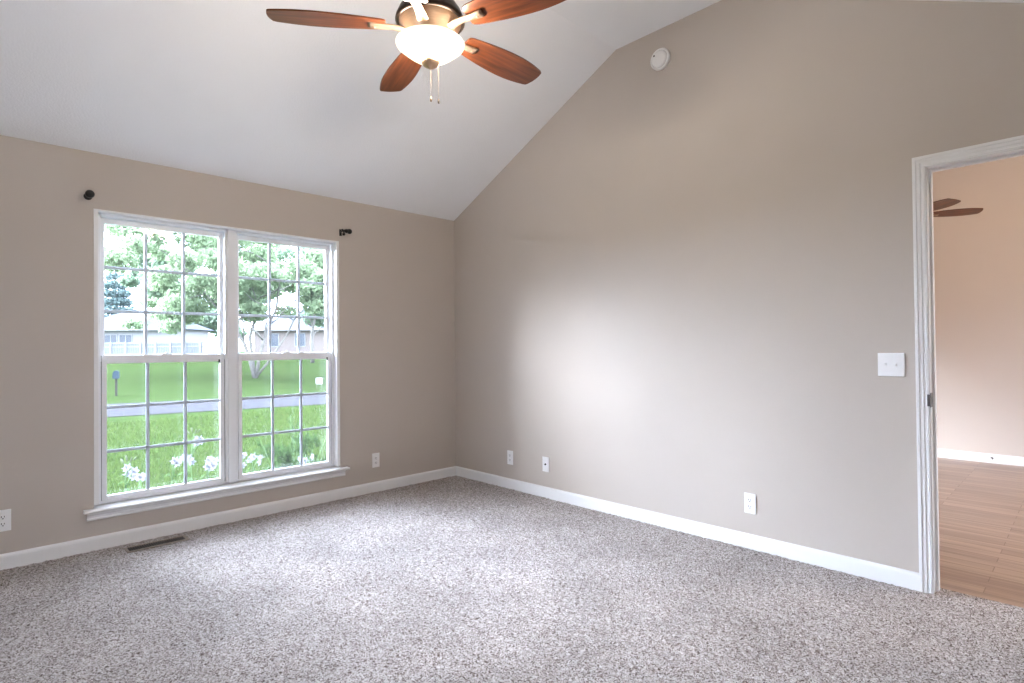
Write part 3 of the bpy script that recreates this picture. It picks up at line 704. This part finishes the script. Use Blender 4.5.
# blue spruce
sx_, sy_ = 9.0, 74.8; sz_ = gh(sx_, sy_)
t = thing('spruce_tree', (sx_, sy_, sz_ - .03), 'dark blue-green spruce at the left behind the grey roofed house', 'tree')
MB().tube([(0, 0, 0), (0, 0, 5), (0, 0, 11.6)], [.22, .14, .03], 8).build('trunk', M_bark, t)
cc = []
for k in range(11):
    zz = 1.2 + k * .98; rr = 3.4 * (1 - k / 11.6)
    for q in range(9): a = q * .698 + k * .4; cc.append((rr * .62 * math.cos(a), rr * .62 * math.sin(a), zz, max(.3, rr * .42), max(.3, rr * .42), .5))
mesh_quads('foliage', leaf_cloud(cc, 12000, .19, .5), L_blue, t)
random.seed(14)
for i, (x, y, hh_, lab) in enumerate(((19.0, 70.5, 6.0, 'distant round tree behind the white fence, left of the mullion'),
                                      (13.5, 68.0, 5.0, 'distant low tree just right of the grey roofed house'),
                                      (34.0, 74.0, 7.5, 'distant tree behind the tan brick house'))):
    tree(x, y, lab, [((0, 0, 0), (0, 0, hh_ * .7), .2, .06, 6)], clumps_in(0, 0, hh_ * .62, hh_ * .45, hh_ * .45, hh_ * .33, 16, .9, 1.6), 3500, .26, L_far, 'maple_tree', 'distant trees')

# houses
M_siding = mat('white_siding', (0.20, 0.20, 0.205), 0.7, spec=0, var=.03, vscale=2, stretch=(.2, .2, 8))
M_roof = mat('grey_shingles', (0.060, 0.066, 0.080), 0.85, var=.12, vscale=6, bump=.4, bscale=20, spec=0)
M_brick = mat('tan_brick', (0.12, 0.098, 0.09), 0.85, var=.12, vscale=10)
M_hglass = mat('house_window_glass', (0.03, 0.04, 0.055), 0.15, var=.1)
def house(loc, rz, Lx, Ly, hw, hr, wm, label, gable_x=None):
    t = thing('house', loc, label, 'house', None, rz); hx, hy = Lx / 2, Ly / 2; o = .45
    MB().box(-hx, hx, -hy, hy, -.4, hw).build('walls', wm, t)
    rv = [(-hx - o, -hy - o, hw), (hx + o, -hy - o, hw), (hx + o, hy + o, hw), (-hx - o, hy + o, hw), (-hx + hy * .9, 0, hr), (hx - hy * .9, 0, hr)]
    r_ = MB().add(rv, [(0, 1, 5, 4), (1, 2, 5), (2, 3, 4, 5), (3, 0, 4), (3, 2, 1, 0)]).build('roof', M_roof, t)
    MB().box(-hx - o, hx + o, -hy - o - .05, -hy - o, hw - .18, hw + .02).build('fascia', M_siding, t)
    return t
h1 = house((9.4, 62.4, gh(9, 62)), R(-42.5), 9.4, 7.0, 2.55, 4.5, M_siding, 'white house with grey hipped roof behind the fence at the left')
for x in (-2.35, -.9, .5):
    f_ = MB().box(x - .55, x + .55, -3.53, -3.50, 1.15, 1.95).build('window', M_hglass, h1)
    MB().box(x - .62, x + .62, -3.56, -3.531, 1.95, 2.03).box(x - .62, x + .62, -3.56, -3.531, 1.07, 1.15).box(x - .62, x - .55, -3.56, -3.531, 1.15, 1.95).box(x + .55, x + .62, -3.56, -3.531, 1.15, 1.95).box(x - .03, x + .03, -3.55, -3.531, 1.15, 1.95).build('window_trim', M_siding, f_)
MB().prism([(-.2, 2.3), (1.3, 2.3), (1.3, 4.0), (.55, 4.35), (-.2, 4.0)], 'y', -3.2, -1.2).build('dormer', M_siding, h1)
h2 = house((24.6, 55.5, gh(24, 55)), R(-46), 11.0, 7.0, 2.7, 4.8, M_brick, 'tan brick house behind the trees at the right')
for x in (-3.4, -.6, 2.9):
    f_ = MB().box(x - .5, x + .5, -3.53, -3.50, .9, 2.2).build('window', M_hglass, h2)
    MB().box(x - .57, x + .57, -3.56, -3.531, 2.2, 2.28).box(x - .57, x + .57, -3.56, -3.531, .82, .9).box(x - .57, x - .5, -3.56, -3.531, .9, 2.2).box(x + .5, x + .57, -3.56, -3.531, .9, 2.2).build('window_trim', M_siding, f_)
# picket fence
A = Vector((3.2, 52.0)); B = Vector((10.2, 45.2)); dv = (B - A); Lf = dv.length
fe = thing('picket_fence', (A.x, A.y, gh(A.x, A.y)), 'pale picket fence across the lawn in front of the white house', 'fence', None, math.atan2(dv.y, dv.x))
M_fence = mat('weathered_fence', (0.09, 0.10, 0.12), .8, var=.08, vscale=4)
p = MB()
for i in range(int(Lf / .14)): p.box(i * .14, i * .14 + .095, -.02, .0, .05, 1.15)
p.build('pickets', M_fence, fe)
for z in (.25, .85, 1.17): MB().box(0, Lf, -.06, -.021, z, z + .09).build('rail', M_siding, fe)
for i in range(9): MB().box(i * Lf / 8.2 - .06, i * Lf / 8.2 + .06, -.14, -.061, -.1, 1.30).build('post', M_siding, fe)
# mailbox on a post
mb_ = thing('mailbox', (.60, 21.0, gh(.6, 21) - .02), 'blue-grey mailbox on a post beyond the road at the left', 'mailbox', None, R(-12))
M_mail = mat('blue_grey_metal', (0.008, 0.03, 0.05), .5, metal=.1, var=.1)
mb_.scale = (.75, .75, .95)
M_post = mat('weathered_post', (0.05, 0.05, 0.04), .85, var=.2, spec=0)
MB().box(-.05, .05, -.05, .05, -.05, .70).build('post', M_post, mb_, .004)
arc = [(.13 * math.cos(R(a)), 1.0 + .13 * math.sin(R(a))) for a in range(0, 181, 15)]
arc = [(a, b - .12) for a, b in arc]
MB().prism([(.13, .70)] + arc + [(-.13, .70)], 'y', -.28, .26).build('box', M_mail, mb_)
MB().prism([(.135, .70)] + [(a * 1.03, (b - .88) * 1.03 + .88) for a, b in arc] + [(-.135, .70)], 'y', -.30, -.281).build('door', M_mail, mb_)
MB().box(.131, .137, -.12, -.08, .80, 1.04).build('flag', M_mail, mb_)
# yard sign beyond the road
M_sign = mat('white_sign_board', (0.42, 0.42, 0.42), .6, var=.02)
sg = thing('yard_sign', (7.35, 18.6, gh(7.35, 18.6)), 'small white blank sign on the far lawn in the right window', 'sign', None, R(-45))
MB().box(-.14, .14, -.01, .01, .25, .52).build('board', M_sign, sg, .003)
for x in (-.10, .10): MB().tube([(x, 0, -.1), (x, 0, .26)], .008, 8).build('stake', M_strike, sg)

# white lilies under the window
M_petal = leaf_mat('white_petals', (0.20, 0.20, 0.245), (0.26, 0.26, 0.30), .4)
M_stem = mat('green_stem', (0.07, 0.15, 0.04), .6, var=.2)
L_lily = leaf_mat('lily_leaves', (0.035, 0.075, 0.024), (0.060, 0.110, 0.040), .3)
M_bud = mat('lily_bud', (0.055, 0.075, 0.03), .6, var=.2)
def lily_flower(s=.035):
    mb = MB()
    for k in range(6):
        a = k * math.pi / 3; w_ = .30 if k % 2 else .38; rows = []
        for i in range(7):
            t = i / 6; rad = s * (.10 + 1.05 * t ** 1.15); z = s * (1.25 * t - 1.15 * max(0, t - .45) ** 1.6 * 1.7)
            hw = s * w_ * math.sin(min(1, .12 + t * .95) * math.pi) ** .8 * .8 + .0004
            for q in (-1, 0, 1): rows.append((rad, q * hw, z + (abs(q) * .12 * s * math.sin(t * math.pi))))
        st_ = len(mb.v)
        mb.add(rows, [(i * 3 + j, i * 3 + j + 1, i * 3 + j + 4, i * 3 + j + 3) for i in range(6) for j in range(2)], True)
        mb.xf(Matrix.Rotation(a, 4, 'Z'), st_)
    return mb
flower_mesh = None
def lily(x, y, heads, label, ztopz, budtop=False):
    global flower_mesh
    z0 = gh(x, y) - .01; t = thing('lily_plant', (x, y, z0), label, 'flower', 'white lilies under the window')
    H_ = ztopz - z0
    stem = [(.02 * math.sin(i * .8), .015 * math.cos(i), H_ * i / 8) for i in range(9)]
    st_ = MB().tube(stem, [.006 - .003 * i / 8 for i in range(9)], 6)
    for hx_, hy_, hz in heads:
        p0 = Vector(stem[6]); p1 = Vector((hx_, hy_, hz - z0)); st_.tube([p0, p0.lerp(p1, .5) + Vector((0, 0, .02)), p1], .0026, 5)
    st_.build('stem', M_stem, t)
    lv = MB()
    for i in range(26):
        zz = H_ * (.1 + .75 * i / 26); a = i * 2.4; Ls = random.uniform(.06, .10)
        d_ = Vector((math.cos(a), math.sin(a), 0)); sd_ = Vector((-d_.y, d_.x, 0)); p0 = Vector((.02 * math.sin(zz / H_ * 6.4), 0, zz))
        pts = [p0 + d_ * Ls * q + Vector((0, 0, Ls * (.55 * q - .8 * q * q))) for q in (0, .35, .7, 1)]; ws = [.004, .012, .009, .001]
        v_ = [p + sd_ * w_ * e for p, w_ in zip(pts, ws) for e in (-1, 1)]
        lv.add(v_, [(0, 1, 3, 2), (2, 3, 5, 4), (4, 5, 7, 6)], True)
    lv.build('leaves', L_lily, t)
    for hx_, hy_, hz in heads:
        if flower_mesh is None:
            o = lily_flower().build('flower', M_petal, t); flower_mesh = o.data
        else:
            o = bpy.data.objects.new('flower', flower_mesh); COL.objects.link(o); o.parent = t
        o.location = (hx_, hy_, hz - z0)
        dirv = Vector((hx_ * 3 + random.uniform(-.4, .4), -.75 + random.uniform(-.3, .5), random.uniform(-.45, .15)))
        o.rotation_euler = dirv.to_track_quat('Z', 'Y').to_euler()
    if budtop:
        for k in range(4):
            b = MB().ball((0, 0, .025), .010, 8, 8, (.7, .7, 2.4)).build('bud', M_bud, t); b.location = (.02 * k - .03, -.01, H_ - .01 + .012 * (k % 2)); b.rotation_euler = (.5 * k - .7, .3 * k - .4, 0)
random.seed(21)
lily(-2.47, .95, [(-.03, -.05, .335), (.02, -.06, .29), (.03, -.02, .25), (.0, .04, .27)], 'white lily cluster at the lower left of the left window', .36, True)
lily(-2.42, 0.76, [(-0.02, -0.04, 0.28), (0.02, 0.03, 0.26)], 'small low white lily right of the lower left cluster', 0.285)
lily(-2.16, .92, [(-.02, -.03, .345), (.04, .0, .35), (.0, -.04, .32)], 'white lily left of the second muntin in the left window', .38)
lily(-1.99, 1.18, [(0.0, -0.03, 0.29), (0.03, 0.02, 0.255)], 'white lily just right of the second muntin, below the tall one', 0.315)
lily(-1.91, 1.36, [(0.0, -0.02, 0.42), (0.05, 0.0, 0.435), (0.02, 0.03, 0.385), (0.06, 0.02, 0.4)], 'tallest white lily with buds near the middle of the window', 0.475, True)
lily(-1.95, 0.74, [(-0.03, -0.03, 0.345), (0.0, -0.05, 0.295), (0.03, 0.0, 0.325), (0.01, 0.02, 0.27), (-0.02, 0.0, 0.28)], 'full white lily cluster beside the mullion in the left window', 0.365)
lily(-1.62, .93, [(-.02, 0, .30), (.03, -.03, .265), (-.03, -.02, .22)], 'white lily at the lower left corner of the right window', .32)
lily(-1.455, 1.15, [(-0.02, -0.02, 0.245), (0.05, 0, 0.235), (0.01, -0.03, 0.18)], 'white lily beside the first muntin of the right window', 0.270)
lily(-1.06, .95, [(-.04, 0, .195), (.03, -.03, .195), (0, .02, .16)], 'low white lily in front of the shrub at the right', .22)
# shrub
random.seed(5)
sh = thing('shrub', (-.95, 1.5, gh(-.95, 1.5) - .02), 'leafy green shrub outside the right half of the window', 'shrub')
sc_ = []; tw = MB()
for k in range(34):
    a = random.uniform(0, 6.283); r_ = random.uniform(.02, .36); zz = random.uniform(.45, .86) - r_ * .25
    e = Vector((r_ * math.cos(a), r_ * math.sin(a) * .7, zz)); p0 = Vector((random.uniform(-.05, .05), random.uniform(-.05, .05), 0))
    tw.tube([p0, p0.lerp(e, .5) + Vector((random.uniform(-.04, .04), 0, .03)), e], [.006, .004, .0018], 5)
    sc_.append((e.x, e.y, e.z, .075, .075, .08))
for e in (Vector((-.02, 0, 1.06)), Vector((.06, 0, .98)), Vector((-.34, 0, .88)), Vector((.42, 0, .92))):
    tw.tube([(0, 0, .2), e * .6, e], [.005, .004, .0015], 5); sc_.append((e.x, e.y, e.z - .06, .03, .03, .07)); sc_.append((e.x, e.y, e.z - .16, .04, .04, .07))
tw.build('stems', M_stem, sh)
mesh_quads('foliage', leaf_cloud(sc_, 1500, .024), leaf_mat('shrub_leaves', (0.030, 0.062, 0.018), (0.062, 0.108, 0.036), .4), sh)
